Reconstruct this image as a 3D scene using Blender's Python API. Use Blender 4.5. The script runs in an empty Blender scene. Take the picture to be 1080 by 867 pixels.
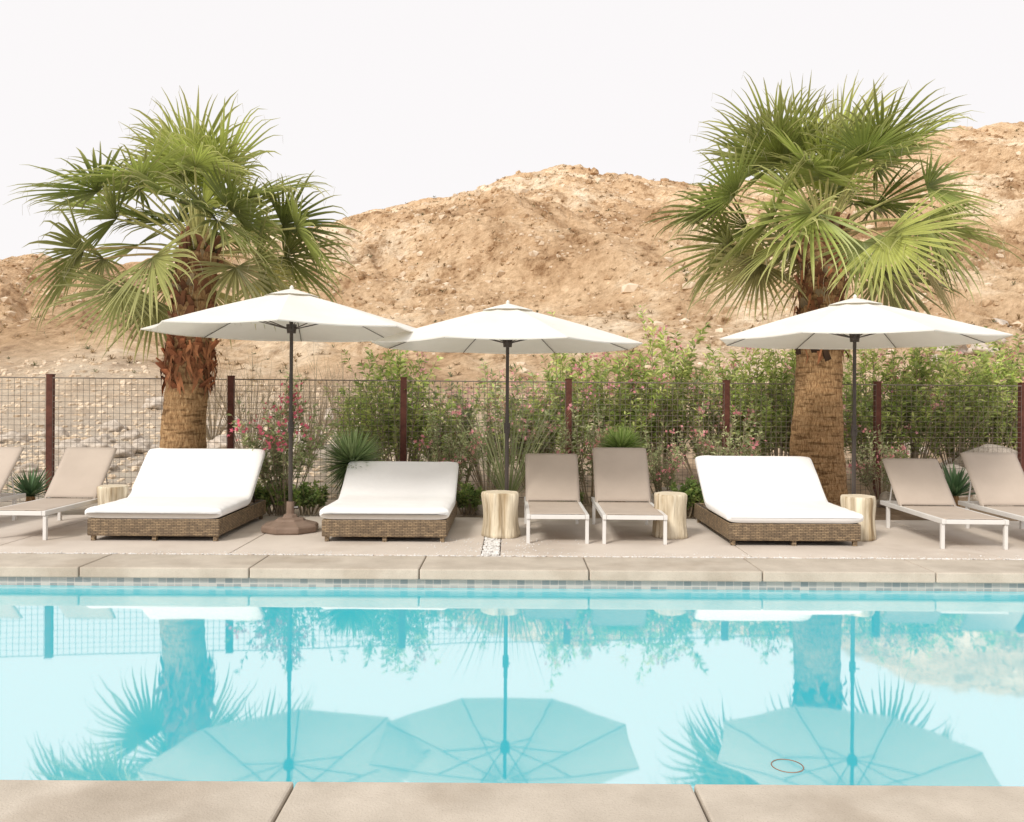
import bpy, math, random
from mathutils import Vector, Matrix, noise
R=math.radians
rng=random.Random(7)
scene=bpy.context.scene
COL=scene.collection
scene.view_settings.view_transform='Standard'
scene.view_settings.look='None'
scene.view_settings.exposure=0
def wx(px,D): return (px-540)*D/900.0

# ---------------------------------------------------------------- helpers
class MB:
    def __init__(s): s.v=[];s.f=[];s.c=[]
    def add(s,vs,fs,col=(1,1,1)):
        o=len(s.v)
        s.v.extend([tuple(p) for p in vs])
        s.f.extend([tuple(i+o for i in f) for f in fs])
        if isinstance(col,list): s.c.extend(col)
        else: s.c.extend([col]*len(vs))
    def mesh(s,name,mat,smooth=False):
        me=bpy.data.meshes.new(name); me.from_pydata(s.v,[],s.f)
        a=me.color_attributes.new('Col','FLOAT_COLOR','POINT')
        buf=[]
        for c in s.c: buf.extend((c[0],c[1],c[2],1.0))
        a.data.foreach_set('color',buf)
        if mat: me.materials.append(mat)
        if smooth: me.polygons.foreach_set('use_smooth',[True]*len(me.polygons))
        me.update(); return me
def perp(d):
    d=d.normalized(); a=Vector((0,0,1)) if abs(d.z)<.9 else Vector((1,0,0))
    s=d.cross(a).normalized(); return s,s.cross(d).normalized()
def tube(mb,pts,rad,n=8,col=(1,1,1),cap=True):
    pts=[Vector(p) for p in pts]; m=len(pts)
    if not hasattr(rad,'__len__'): rad=[rad]*m
    vs=[];fs=[]
    for i,p in enumerate(pts):
        d=(pts[min(i+1,m-1)]-pts[max(i-1,0)])
        s,u=perp(d)
        for k in range(n):
            a=2*math.pi*k/n
            vs.append(p+(s*math.cos(a)+u*math.sin(a))*rad[i])
    for i in range(m-1):
        for k in range(n):
            fs.append((i*n+k,i*n+(k+1)%n,(i+1)*n+(k+1)%n,(i+1)*n+k))
    if cap:
        fs.append(tuple(range(n))[::-1]); fs.append(tuple((m-1)*n+k for k in range(n)))
    mb.add(vs,fs,col)
def box(mb,x0,x1,y0,y1,z0,z1,col=(1,1,1),b=0.0):
    if b<=0:
        vs=[(x,y,z) for z in (z0,z1) for y in (y0,y1) for x in (x0,x1)]
        fs=[(0,2,3,1),(4,5,7,6),(0,1,5,4),(2,6,7,3),(0,4,6,2),(1,3,7,5)]
        mb.add(vs,fs,col); return
    import bmesh
    bm=bmesh.new(); bmesh.ops.create_cube(bm,size=1)
    for v in bm.verts:
        v.co=Vector(((x0+x1)/2+v.co.x*(x1-x0),(y0+y1)/2+v.co.y*(y1-y0),(z0+z1)/2+v.co.z*(z1-z0)))
    bmesh.ops.bevel(bm,geom=bm.edges[:],offset=b,segments=2,profile=.5,affect='EDGES')
    bm.verts.index_update()
    mb.add([v.co.copy() for v in bm.verts],[tuple(v.index for v in f.verts) for f in bm.faces],col); bm.free()
def thing(name,label,cat,loc=(0,0,0),rot=0,group=None):
    o=bpy.data.objects.new(name,None); COL.objects.link(o); o.empty_display_size=.2
    o.location=loc; o.rotation_euler=(0,0,rot)
    o['label']=label; o['category']=cat
    if group:o['group']=group
    return o
def part(name,me,parent):
    o=bpy.data.objects.new(name,me); COL.objects.link(o)
    o.parent=parent
    if name in ('flowers','foliage','leaf_base','stems','leaves'): o['kind']='stuff'
    return o
def solid(name,me,label,cat,loc=(0,0,0),kind=None,group=None):
    o=bpy.data.objects.new(name,me); COL.objects.link(o); o.location=loc
    o['label']=label; o['category']=cat
    if kind:o['kind']=kind
    if group:o['group']=group
    return o
def copy_thing(src,loc,rz,sc,label=None):
    n=src.copy(); COL.objects.link(n); n.location=loc; n.rotation_euler=(0,0,rz); n.scale=sc if hasattr(sc,'__len__') else (sc,sc,sc)
    if label:n['label']=label
    for ch in list(src.children):
        c=ch.copy(); COL.objects.link(c); c.parent=n
    return n

# ---------------------------------------------------------------- materials
def newmat(name):
    m=bpy.data.materials.new(name); m.use_nodes=True
    nt=m.node_tree; nt.nodes.clear()
    return m,nt,nt.nodes,nt.links
def ramp(N,stops,interp='LINEAR'):
    r=N.new('ShaderNodeValToRGB'); r.color_ramp.interpolation=interp
    e=r.color_ramp.elements
    while len(e)>1:e.remove(e[-1])
    e[0].position=stops[0][0]; e[0].color=(*stops[0][1],1)
    for p,c in stops[1:]:
        x=e.new(p); x.color=(*c,1)
    return r
def mat(name,c1,c2,scale=5,rough=.7,bump=.2,bscale=60,stretch=(1,1,1),spec=.3,bdist=.01,detail=6,speck=None,metal=0,stain=None):
    m,nt,N,L=newmat(name)
    out=N.new('ShaderNodeOutputMaterial'); b=N.new('ShaderNodeBsdfPrincipled')
    tc=N.new('ShaderNodeTexCoord'); mp=N.new('ShaderNodeMapping'); mp.inputs['Scale'].default_value=stretch
    L.new(tc.outputs['Object'],mp.inputs[0])
    n1=N.new('ShaderNodeTexNoise'); n1.inputs['Scale'].default_value=scale; n1.inputs['Detail'].default_value=detail; n1.inputs['Roughness'].default_value=.6
    L.new(mp.outputs[0],n1.inputs['Vector'])
    r=ramp(N,[(.3,c1),(.7,c2)]); L.new(n1.outputs[0],r.inputs[0])
    colout=r.outputs[0]
    for sk in (speck,stain):
        if not sk: continue
        n3=N.new('ShaderNodeTexNoise'); n3.inputs['Scale'].default_value=sk[0]; n3.inputs['Detail'].default_value=4
        L.new(mp.outputs[0],n3.inputs['Vector'])
        r3=ramp(N,[(sk[1],(1,1,1)),(sk[1]+.08,sk[2])]); L.new(n3.outputs[0],r3.inputs[0])
        mx=N.new('ShaderNodeMix'); mx.data_type='RGBA'; mx.blend_type='MULTIPLY'; mx.inputs[0].default_value=1
        L.new(colout,mx.inputs[6]); L.new(r3.outputs[0],mx.inputs[7]); colout=mx.outputs[2]
    L.new(colout,b.inputs['Base Color'])
    b.inputs['Roughness'].default_value=rough; b.inputs['Specular IOR Level'].default_value=spec; b.inputs['Metallic'].default_value=metal
    if bump>0:
        n2=N.new('ShaderNodeTexNoise'); n2.inputs['Scale'].default_value=bscale; n2.inputs['Detail'].default_value=5
        L.new(mp.outputs[0],n2.inputs['Vector'])
        bp=N.new('ShaderNodeBump'); bp.inputs['Strength'].default_value=bump; bp.inputs['Distance'].default_value=bdist
        L.new(n2.outputs[0],bp.inputs['Height']); L.new(bp.outputs[0],b.inputs['Normal'])
    L.new(b.outputs[0],out.inputs[0]); return m
def leafmat(name,transl=.35,rough=.5,nscale=3):
    m,nt,N,L=newmat(name)
    out=N.new('ShaderNodeOutputMaterial'); b=N.new('ShaderNodeBsdfPrincipled'); t=N.new('ShaderNodeBsdfTranslucent')
    at=N.new('ShaderNodeAttribute'); at.attribute_name='Col'
    tc=N.new('ShaderNodeTexCoord'); n1=N.new('ShaderNodeTexNoise'); n1.inputs['Scale'].default_value=nscale; n1.inputs['Detail'].default_value=4
    L.new(tc.outputs['Object'],n1.inputs['Vector'])
    r=ramp(N,[(.3,(.68,.68,.68)),(.7,(1.2,1.2,1.15))]); L.new(n1.outputs[0],r.inputs[0])
    mx=N.new('ShaderNodeMix'); mx.data_type='RGBA'; mx.blend_type='MULTIPLY'; mx.inputs[0].default_value=1
    L.new(at.outputs['Color'],mx.inputs[6]); L.new(r.outputs[0],mx.inputs[7])
    L.new(mx.outputs[2],b.inputs['Base Color']); L.new(mx.outputs[2],t.inputs['Color'])
    b.inputs['Roughness'].default_value=rough; b.inputs['Specular IOR Level'].default_value=.35
    ms=N.new('ShaderNodeMixShader'); ms.inputs[0].default_value=transl
    L.new(b.outputs[0],ms.inputs[1]); L.new(t.outputs[0],ms.inputs[2]); L.new(ms.outputs[0],out.inputs[0]); return m

M_coping=mat('coping_stone',(.43,.375,.305),(.57,.505,.42),3,.85,.35,90,speck=(160,.58,(.80,.78,.76)),stain=(1.1,.53,(.87,.85,.83)))
M_deck=mat('deck_concrete',(.57,.50,.43),(.67,.595,.52),1.3,.85,.2,70,speck=(120,.6,(.88,.87,.86)),stain=(.9,.54,(.89,.87,.85)))
M_pebble=mat('white_pebble',(.62,.60,.57),(.85,.83,.8),9,.6,0,1)
M_gravel=mat('gravel_soil',(.30,.22,.15),(.52,.41,.30),2.5,.95,.8,30,bdist=.03,speck=(40,.55,(.6,.58,.55)))
M_cushion=mat('cushion_fabric',(.84,.83,.82),(.88,.87,.86),4,.9,.25,7,bdist=.02,spec=.1)
M_sling=mat('sling_fabric',(.46,.385,.32),(.51,.43,.36),3,.8,.15,300,spec=.15)
M_alu=mat('painted_aluminium',(.66,.64,.61),(.72,.70,.67),4,.4,0,1)
M_tube=mat('taupe_frame',(.44,.37,.31),(.48,.405,.34),4,.5,0,1)
M_pole=mat('bronze_pole',(.035,.025,.02),(.06,.045,.035),6,.4,0,1,spec=.5)
M_base=mat('base_resin',(.19,.13,.095),(.26,.185,.14),6,.6,.2,50)
M_post=mat('rust_steel',(.07,.025,.018),(.16,.06,.04),12,.8,.3,60)
M_wire=mat('wire_rust',(.15,.12,.10),(.26,.22,.18),8,.6,0,1)
M_stem=mat('stem_bark',(.22,.17,.11),(.38,.31,.21),10,.9,.2,50)
M_rock=mat('boulder_rock',(.38,.32,.26),(.72,.63,.53),2.2,.9,.7,14,bdist=.03,speck=(25,.55,(.7,.68,.66)))
M_rockp=mat('pale_rock',(.52,.39,.26),(.78,.66,.51),.5,.95,.3,10,bdist=.05)
M_leaf=leafmat('leaf_green',.4,.45)
M_frond=leafmat('palm_frond',.36,.38,2)
M_flower=leafmat('flower_petal',.4,.7)
M_boot=leafmat('palm_leaf_base',.0,.9,9)

def wickermat():
    m,nt,N,L=newmat('wicker_weave')
    out=N.new('ShaderNodeOutputMaterial'); b=N.new('ShaderNodeBsdfPrincipled')
    tc=N.new('ShaderNodeTexCoord'); sp=N.new('ShaderNodeSeparateXYZ'); L.new(tc.outputs['Object'],sp.inputs[0])
    ad=N.new('ShaderNodeMath'); L.new(sp.outputs[0],ad.inputs[0]); L.new(sp.outputs[1],ad.inputs[1])
    cb=N.new('ShaderNodeCombineXYZ'); L.new(ad.outputs[0],cb.inputs[0]); L.new(sp.outputs[2],cb.inputs[1])
    br=N.new('ShaderNodeTexBrick'); br.inputs['Scale'].default_value=1
    br.inputs['Brick Width'].default_value=.055; br.inputs['Row Height'].default_value=.017; br.inputs['Mortar Size'].default_value=.003; br.inputs['Mortar Smooth'].default_value=.6
    br.inputs['Color1'].default_value=(.33,.235,.14,1); br.inputs['Color2'].default_value=(.20,.14,.085,1); br.inputs['Mortar'].default_value=(.05,.03,.018,1)
    L.new(cb.outputs[0],br.inputs['Vector'])
    n=N.new('ShaderNodeTexNoise'); n.inputs['Scale'].default_value=14; L.new(tc.outputs['Object'],n.inputs['Vector'])
    r=ramp(N,[(.3,(.7,.7,.7)),(.7,(1.25,1.25,1.2))]); L.new(n.outputs[0],r.inputs[0])
    mx=N.new('ShaderNodeMix'); mx.data_type='RGBA'; mx.blend_type='MULTIPLY'; mx.inputs[0].default_value=1
    L.new(br.outputs[0],mx.inputs[6]); L.new(r.outputs[0],mx.inputs[7]); L.new(mx.outputs[2],b.inputs['Base Color'])
    bp=N.new('ShaderNodeBump'); bp.invert=True; bp.inputs['Strength'].default_value=.8; bp.inputs['Distance'].default_value=.006
    L.new(br.outputs['Fac'],bp.inputs['Height']); L.new(bp.outputs[0],b.inputs['Normal'])
    b.inputs['Roughness'].default_value=.6; L.new(b.outputs[0],out.inputs[0]); return m
M_wicker=wickermat()
def tilemat():
    m,nt,N,L=newmat('waterline_tile')
    out=N.new('ShaderNodeOutputMaterial'); b=N.new('ShaderNodeBsdfPrincipled')
    tc=N.new('ShaderNodeTexCoord'); sp=N.new('ShaderNodeSeparateXYZ'); L.new(tc.outputs['Object'],sp.inputs[0])
    ad=N.new('ShaderNodeMath'); L.new(sp.outputs[0],ad.inputs[0]); L.new(sp.outputs[1],ad.inputs[1])
    cb=N.new('ShaderNodeCombineXYZ'); L.new(ad.outputs[0],cb.inputs[0]); L.new(sp.outputs[2],cb.inputs[1])
    br=N.new('ShaderNodeTexBrick'); br.offset=0; br.inputs['Scale'].default_value=1
    br.inputs['Brick Width'].default_value=.075; br.inputs['Row Height'].default_value=.075; br.inputs['Mortar Size'].default_value=.004
    br.inputs['Color1'].default_value=(.45,.46,.43,1); br.inputs['Color2'].default_value=(.22,.27,.28,1); br.inputs['Mortar'].default_value=(.48,.47,.44,1)
    L.new(cb.outputs[0],br.inputs['Vector']); L.new(br.outputs[0],b.inputs['Base Color']); b.inputs['Roughness'].default_value=.3
    L.new(b.outputs[0],out.inputs[0]); return m
M_tile=tilemat()
M_pool=mat('pool_plaster',(.25,.72,.80),(.32,.80,.86),1,.8,0,1)
def canvasmat():
    m,nt,N,L=newmat('umbrella_canvas')
    out=N.new('ShaderNodeOutputMaterial'); b=N.new('ShaderNodeBsdfPrincipled'); t=N.new('ShaderNodeBsdfTranslucent')
    tc=N.new('ShaderNodeTexCoord'); n=N.new('ShaderNodeTexNoise'); n.inputs['Scale'].default_value=3; L.new(tc.outputs['Object'],n.inputs['Vector'])
    r=ramp(N,[(.3,(.82,.80,.75)),(.7,(.87,.85,.80))]); L.new(n.outputs[0],r.inputs[0])
    L.new(r.outputs[0],b.inputs['Base Color']); t.inputs['Color'].default_value=(.78,.72,.58,1)
    b.inputs['Roughness'].default_value=.9; b.inputs['Specular IOR Level'].default_value=.1
    ms=N.new('ShaderNodeMixShader'); ms.inputs[0].default_value=.18; L.new(b.outputs[0],ms.inputs[1]); L.new(t.outputs[0],ms.inputs[2]); L.new(ms.outputs[0],out.inputs[0]); return m
M_canvas=canvasmat()
def watermat():
    m,nt,N,L=newmat('pool_water')
    out=N.new('ShaderNodeOutputMaterial')
    g=N.new('ShaderNodeBsdfGlossy'); g.inputs['Roughness'].default_value=.03
    d=N.new('ShaderNodeBsdfDiffuse'); t=N.new('ShaderNodeBsdfTransparent'); t.inputs[0].default_value=(.35,.85,.9,1)
    d.inputs[0].default_value=(.03,.39,.465,1)
    tc=N.new('ShaderNodeTexCoord')
    mp=N.new('ShaderNodeMapping'); mp.inputs['Scale'].default_value=(1,1.4,1); L.new(tc.outputs['Object'],mp.inputs[0])
    n=N.new('ShaderNodeTexNoise'); n.inputs['Scale'].default_value=1.1; n.inputs['Detail'].default_value=2; L.new(mp.outputs[0],n.inputs['Vector'])
    bp=N.new('ShaderNodeBump'); bp.inputs['Strength'].default_value=.05; bp.inputs['Distance'].default_value=.018
    L.new(n.outputs[0],bp.inputs['Height']); L.new(bp.outputs[0],g.inputs['Normal'])
    fr=N.new('ShaderNodeFresnel'); fr.inputs['IOR'].default_value=1.5
    r=ramp(N,[(.0,(.54,.38,.33)),(.12,(.66,.44,.38)),(.5,(.72,.49,.43))]); L.new(fr.outputs[0],r.inputs[0]); L.new(r.outputs[0],g.inputs['Color'])
    ms=N.new('ShaderNodeMixShader'); ms.inputs[0].default_value=.12; L.new(d.outputs[0],ms.inputs[1]); L.new(t.outputs[0],ms.inputs[2])
    ad=N.new('ShaderNodeAddShader'); L.new(g.outputs[0],ad.inputs[0]); L.new(ms.outputs[0],ad.inputs[1]); L.new(ad.outputs[0],out.inputs[0]); return m
M_water=watermat()
def hillmat():
    m,nt,N,L=newmat('desert_rock')
    out=N.new('ShaderNodeOutputMaterial'); b=N.new('ShaderNodeBsdfPrincipled'); b.inputs['Roughness'].default_value=.95; b.inputs['Specular IOR Level'].default_value=.1
    tc=N.new('ShaderNodeTexCoord')
    def ns(s,d=8,ro=.65,st=(1,1,1),rot=0):
        mp=N.new('ShaderNodeMapping'); mp.inputs['Scale'].default_value=st; mp.inputs['Rotation'].default_value=(0,0,rot); L.new(tc.outputs['Object'],mp.inputs[0])
        n=N.new('ShaderNodeTexNoise'); n.inputs['Scale'].default_value=s; n.inputs['Detail'].default_value=d; n.inputs['Roughness'].default_value=ro
        L.new(mp.outputs[0],n.inputs['Vector']); return n
    def mul(a,b_):
        mx=N.new('ShaderNodeMix'); mx.data_type='RGBA'; mx.blend_type='MULTIPLY'; mx.inputs[0].default_value=1; L.new(a,mx.inputs[6]); L.new(b_,mx.inputs[7]); return mx.outputs[2]
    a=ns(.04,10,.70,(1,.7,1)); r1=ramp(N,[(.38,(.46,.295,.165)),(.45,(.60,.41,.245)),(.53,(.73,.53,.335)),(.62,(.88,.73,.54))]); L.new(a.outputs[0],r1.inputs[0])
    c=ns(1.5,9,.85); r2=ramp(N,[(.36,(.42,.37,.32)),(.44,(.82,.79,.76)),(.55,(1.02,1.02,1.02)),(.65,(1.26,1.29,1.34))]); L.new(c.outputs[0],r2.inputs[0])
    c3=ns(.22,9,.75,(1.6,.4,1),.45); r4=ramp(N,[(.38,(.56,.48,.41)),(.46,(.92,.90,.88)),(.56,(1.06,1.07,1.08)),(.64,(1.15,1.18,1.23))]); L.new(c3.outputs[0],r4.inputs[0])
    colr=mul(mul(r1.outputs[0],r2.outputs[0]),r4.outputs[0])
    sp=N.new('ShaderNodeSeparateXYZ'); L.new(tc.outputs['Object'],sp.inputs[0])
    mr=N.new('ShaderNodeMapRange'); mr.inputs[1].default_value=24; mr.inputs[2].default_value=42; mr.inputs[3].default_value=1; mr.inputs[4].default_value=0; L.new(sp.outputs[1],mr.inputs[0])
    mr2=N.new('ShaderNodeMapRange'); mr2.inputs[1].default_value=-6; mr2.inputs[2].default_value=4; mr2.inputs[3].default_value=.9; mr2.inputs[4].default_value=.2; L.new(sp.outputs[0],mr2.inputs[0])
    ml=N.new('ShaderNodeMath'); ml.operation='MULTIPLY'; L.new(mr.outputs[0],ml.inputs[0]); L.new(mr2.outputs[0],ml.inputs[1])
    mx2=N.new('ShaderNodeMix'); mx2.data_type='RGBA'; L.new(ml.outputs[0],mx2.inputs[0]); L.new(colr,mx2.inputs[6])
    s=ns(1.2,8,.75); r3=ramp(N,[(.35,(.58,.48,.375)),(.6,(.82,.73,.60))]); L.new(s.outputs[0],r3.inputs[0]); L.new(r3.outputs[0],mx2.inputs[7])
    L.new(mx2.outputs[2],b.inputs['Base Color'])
    e=ns(1.7,10,.8)
    bp=N.new('ShaderNodeBump'); bp.inputs['Strength'].default_value=.85; bp.inputs['Distance'].default_value=.42; L.new(e.outputs[0],bp.inputs['Height']); L.new(bp.outputs[0],b.inputs['Normal'])
    L.new(b.outputs[0],out.inputs[0]); return m
M_hill=hillmat()
def trunkmat():
    m,nt,N,L=newmat('palm_trunk')
    out=N.new('ShaderNodeOutputMaterial'); b=N.new('ShaderNodeBsdfPrincipled'); b.inputs['Roughness'].default_value=.95; b.inputs['Specular IOR Level'].default_value=.1
    tc=N.new('ShaderNodeTexCoord')
    mp=N.new('ShaderNodeMapping'); mp.inputs['Scale'].default_value=(1,1,.28); L.new(tc.outputs['Object'],mp.inputs[0])
    n=N.new('ShaderNodeTexNoise'); n.inputs['Scale'].default_value=46; n.inputs['Detail'].default_value=6; n.inputs['Roughness'].default_value=.7; L.new(mp.outputs[0],n.inputs['Vector'])
    w=N.new('ShaderNodeTexNoise'); w.inputs['Scale'].default_value=7; w.inputs['Detail'].default_value=4
    mp2=N.new('ShaderNodeMapping'); mp2.inputs['Scale'].default_value=(.6,.6,3.2); L.new(tc.outputs['Object'],mp2.inputs[0]); L.new(mp2.outputs[0],w.inputs['Vector'])
    r=ramp(N,[(.32,(.15,.08,.035)),(.5,(.38,.23,.115)),(.68,(.58,.39,.21))]); L.new(n.outputs[0],r.inputs[0])
    r2=ramp(N,[(.36,(.5,.46,.43)),(.47,(1,1,1)),(.7,(1.18,1.14,1.1))]); L.new(w.outputs[0],r2.inputs[0])
    mx=N.new('ShaderNodeMix'); mx.data_type='RGBA'; mx.blend_type='MULTIPLY'; mx.inputs[0].default_value=1; L.new(r.outputs[0],mx.inputs[6]); L.new(r2.outputs[0],mx.inputs[7]); L.new(mx.outputs[2],b.inputs['Base Color'])
    ad=N.new('ShaderNodeMath'); L.new(n.outputs[0],ad.inputs[0]); L.new(w.outputs[0],ad.inputs[1])
    bp=N.new('ShaderNodeBump'); bp.inputs['Strength'].default_value=.9; bp.inputs['Distance'].default_value=.025; L.new(ad.outputs[0],bp.inputs['Height']); L.new(bp.outputs[0],b.inputs['Normal'])
    L.new(b.outputs[0],out.inputs[0]); return m
M_trunk=trunkmat()
M_stump=mat('stump_side',(.34,.26,.16),(.84,.75,.58),9,.8,.8,14,stretch=(1.6,1.6,.14),bdist=.03,stain=(3,.56,(.6,.52,.42)))
M_stumptop=mat('stump_top',(.62,.52,.37),(.76,.67,.52),9,.7,.2,30)

# ---------------------------------------------------------------- world, sun, camera
w=bpy.data.worlds.new('World'); scene.world=w; w.use_nodes=True
nt=w.node_tree; nt.nodes.clear(); N=nt.nodes; L=nt.links
sky=N.new('ShaderNodeTexSky'); sky.sky_type='NISHITA'; sky.sun_disc=False; sky.dust_density=4
sc_=N.new('ShaderNodeVectorMath'); sc_.operation='SCALE'; sc_.inputs['Scale'].default_value=.08; L.new(sky.outputs[0],sc_.inputs[0])
mx=N.new('ShaderNodeMix'); mx.data_type='RGBA'; mx.inputs[0].default_value=.93; L.new(sc_.outputs[0],mx.inputs[6]); mx.inputs[7].default_value=(1.03,1.0,1.0,1)
bg=N.new('ShaderNodeBackground'); bg.inputs[1].default_value=1; L.new(mx.outputs[2],bg.inputs[0])
wo=N.new('ShaderNodeOutputWorld'); L.new(bg.outputs[0],wo.inputs[0])
sl=bpy.data.lights.new('sun','SUN'); sl.energy=2.7; sl.angle=R(14); sl.color=(1,.95,.875)
so=bpy.data.objects.new('sun',sl); COL.objects.link(so)
dirv=Vector((-.62,-.90,.88)).normalized()
so.rotation_euler=dirv.to_track_quat('Z','Y').to_euler()
sky.sun_elevation=math.asin(dirv.z); sky.sun_rotation=math.atan2(dirv.x,dirv.y)
cam=bpy.data.cameras.new('camera'); cam.lens=30; cam.sensor_width=36; cam.shift_y=-.0144; cam.clip_end=5000; cam.clip_start=.05
co=bpy.data.objects.new('camera',cam); COL.objects.link(co); co.location=(0,0,1.55); co.rotation_euler=(R(90),R(-.37),0); scene.camera=co

# ---------------------------------------------------------------- ground & terrain
PX=9.0; PY0=3.50; PY1=7.68
mb=MB()
def gq(x0,x1,y0,y1,z=-.14): mb.add([(x0,y0,z),(x1,y0,z),(x1,y1,z),(x0,y1,z)],[(0,1,2,3)])
gq(-1500,-PX,-800,1800);gq(PX,1500,-800,1800);gq(-PX,PX,-800,PY0);gq(-PX,PX,PY1,1800)
solid('ground',mb.mesh('ground',M_gravel),'brown gravelly desert ground around the pool','ground',kind='structure')

ridge=[(-900,330),(-400,300),(-100,281),(0,275),(60,272),(200,262),(300,250),(360,234),(420,222),(470,210),(530,191),(590,181),(620,184),(680,193),(730,198),(800,198),(860,190),(900,172),(940,156),(980,141),(1010,131),(1045,129),(1080,127),(1200,120),(1500,160),(2200,260)]
YC=150.
def ridgeh(x):
    u=540+x*900/YC
    u=max(-899,min(2199,u))
    for (a,ya),(b_,yb) in zip(ridge,ridge[1:]):
        if a<=u<=b_:
            t=(u-a)/(b_-a); y=ya+(yb-ya)*t; break
    return 1.55+(418+.0065*(u-540)-y)*YC/900
def terr(x,y):
    y0=26.; yc=YC
    if y<y0: 
        z=-.03+max(0,(y-13.5))*.035
        z+=.06*noise.noise(Vector((x*.5,y*.5,0)))*min(1,max(0,y-11.5)/3)
        return z
    z=-.03+(y0-13.5)*.035
    t=(y-y0)/(yc-y0)
    H=ridgeh(x)-z
    wxx=x+7*noise.noise(Vector((x*.03,y*.03,11))); wyy=y+9*noise.noise(Vector((x*.03,y*.03,21)))
    rm=noise.ridged_multi_fractal(Vector((wxx*.026+wyy*.008,wyy*.009,3.1)),1.1,2.1,5,1.0,2.0)
    r2=noise.ridged_multi_fractal(Vector((wxx*.09+wyy*.045,wyy*.020,9.1)),1.0,2.2,6,1.0,2.0)
    r3=noise.ridged_multi_fractal(Vector((x*.36,y*.22,z)),.75,2.2,4,1.0,2.0)
    f=noise.fractal(Vector((x*.07,y*.07,7.7)),1.0,2.1,5)
    if t<=1:
        s=t**1.15
        env=min(1,t*2.5)*(1-.7*t**5)
        fine=min(1,t*5)
        z+=H*s + env*((rm-1.1)*6.0+f*1.0+(r2-1.0)*2.2) + (r3-.9)*.36*fine*(.5+.5*t)
        lim=(ridgeh(x)-1.55)/yc*y+1.55
        if t<.93: z=min(z,lim-.3-(lim*.04)*(1-t)+.3*f+(r3-.9)*.3)
        return z
    else:
        return z+H*(1-(t-1)*.55)+ (rm-1.1)*1.6+(r2-1)*.66+(r3-.9)*.36+f*.4
nx,ny=800,440
ys=[]
for j in range(ny):
    t=j/(ny-1); ys.append(10.95+ (t**1.5)*(180-10.95))
vs=[];fs=[]
for y in ys:
    hw=22+.88*y
    for i in range(nx):
        x=(2*i/(nx-1)-1)*hw
        vs.append((x,y,terr(x,y)))
for j in range(ny-1):
    for i in range(nx-1):
        a=j*nx+i; fs.append((a,a+1,a+nx+1,a+nx))
mb=MB(); mb.add(vs,fs)
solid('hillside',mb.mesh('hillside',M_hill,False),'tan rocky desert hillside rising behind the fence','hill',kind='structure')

def rockv(rad,seed,sub=1,flat=.75):
    import bmesh
    bm=bmesh.new(); bmesh.ops.create_icosphere(bm,subdivisions=sub,radius=1)
    out=[]
    for v in bm.verts:
        n=noise.noise(v.co*1.3+Vector((seed*3.7,seed*1.3,0)))*.55+noise.noise(v.co*3.5+Vector((seed,0,9)))*.18
        c=v.co*(1+n); out.append(Vector((c.x*rad,c.y*rad*.9,c.z*rad*flat)))
    f=[tuple(v.index for v in fc.verts) for fc in bm.faces]; bm.free(); return out,f
rv=[rockv(1,s+.5,1) for s in range(8)]
mb=MB();mb2=MB()
for i in range(26000):
    y=30+ (rng.random()**1.1)*118; x=(rng.random()*2-1)*(10+y*.72)
    cl=noise.noise(Vector((x*.05,y*.05,2)))+.5*noise.noise(Vector((x*.15,y*.15,4)))
    if cl<.05 and rng.random()<.8: continue
    if y<48 and x<0: continue
    s=rng.uniform(.06,.18)*(1+ (rng.random()**8)*3.4)*(.4+y/110)
    vs,fs=rv[rng.randrange(8)]
    z=terr(x,y)-s*.1; a=rng.random()*6.28; ca,sa=math.cos(a),math.sin(a)
    (mb if rng.random()<.6 else mb2).add([(x+(p.x*ca-p.y*sa)*s,y+(p.x*sa+p.y*ca)*s,z+p.z*s) for p in vs],fs)
solid('hill_rocks',mb.mesh('hill_rocks',M_hill),'broken tan rock outcrops over the desert hill','rocks',kind='stuff')
for i in range(3200):
    y=13+rng.random()**1.3*24; x=-2.5-rng.random()*(4+y*.6); s=rng.uniform(.02,.075)*(.6+y/25)
    vs,fs=rv[rng.randrange(8)]; z=terr(x,y); a=rng.random()*6.28; ca,sa=math.cos(a),math.sin(a)
    mb2.add([(x+(p.x*ca-p.y*sa)*s,y+(p.x*sa+p.y*ca)*s,z+p.z*s) for p in vs],fs)
solid('pale_rocks',mb2.mesh('pale_rocks',M_rockp),'loose pale rocks strewn over the desert hill','rocks',kind='stuff')
mb=MB()
for i in range(3800):
    y=34+ (rng.random()**1.0)*112; x=(rng.random()*2-1)*(10+y*.72)
    z=terr(x,y); s=rng.uniform(.12,.32)*(.6+y/170)
    g=rng.random(); c=(.28+.14*g,.19+.10*g,.10+.05*g) if rng.random()<.8 else (.19,.19,.10)
    for k in range(12):
        d=Vector((rng.gauss(0,1),rng.gauss(0,1),abs(rng.gauss(0,.6))+.1)).normalized()
        a,b_=perp(d); wd=.12*s; p0=Vector((x,y,z)); 
        mb.add([p0-a*wd*.5,p0+a*wd*.5,p0+d*s+a*wd,p0+d*s-a*wd],[(0,1,2,3)],c)
solid('desert_scrub',mb.mesh('desert_scrub',M_leaf),'low dry desert scrub dotted over the hill','shrubs',kind='stuff')

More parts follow.
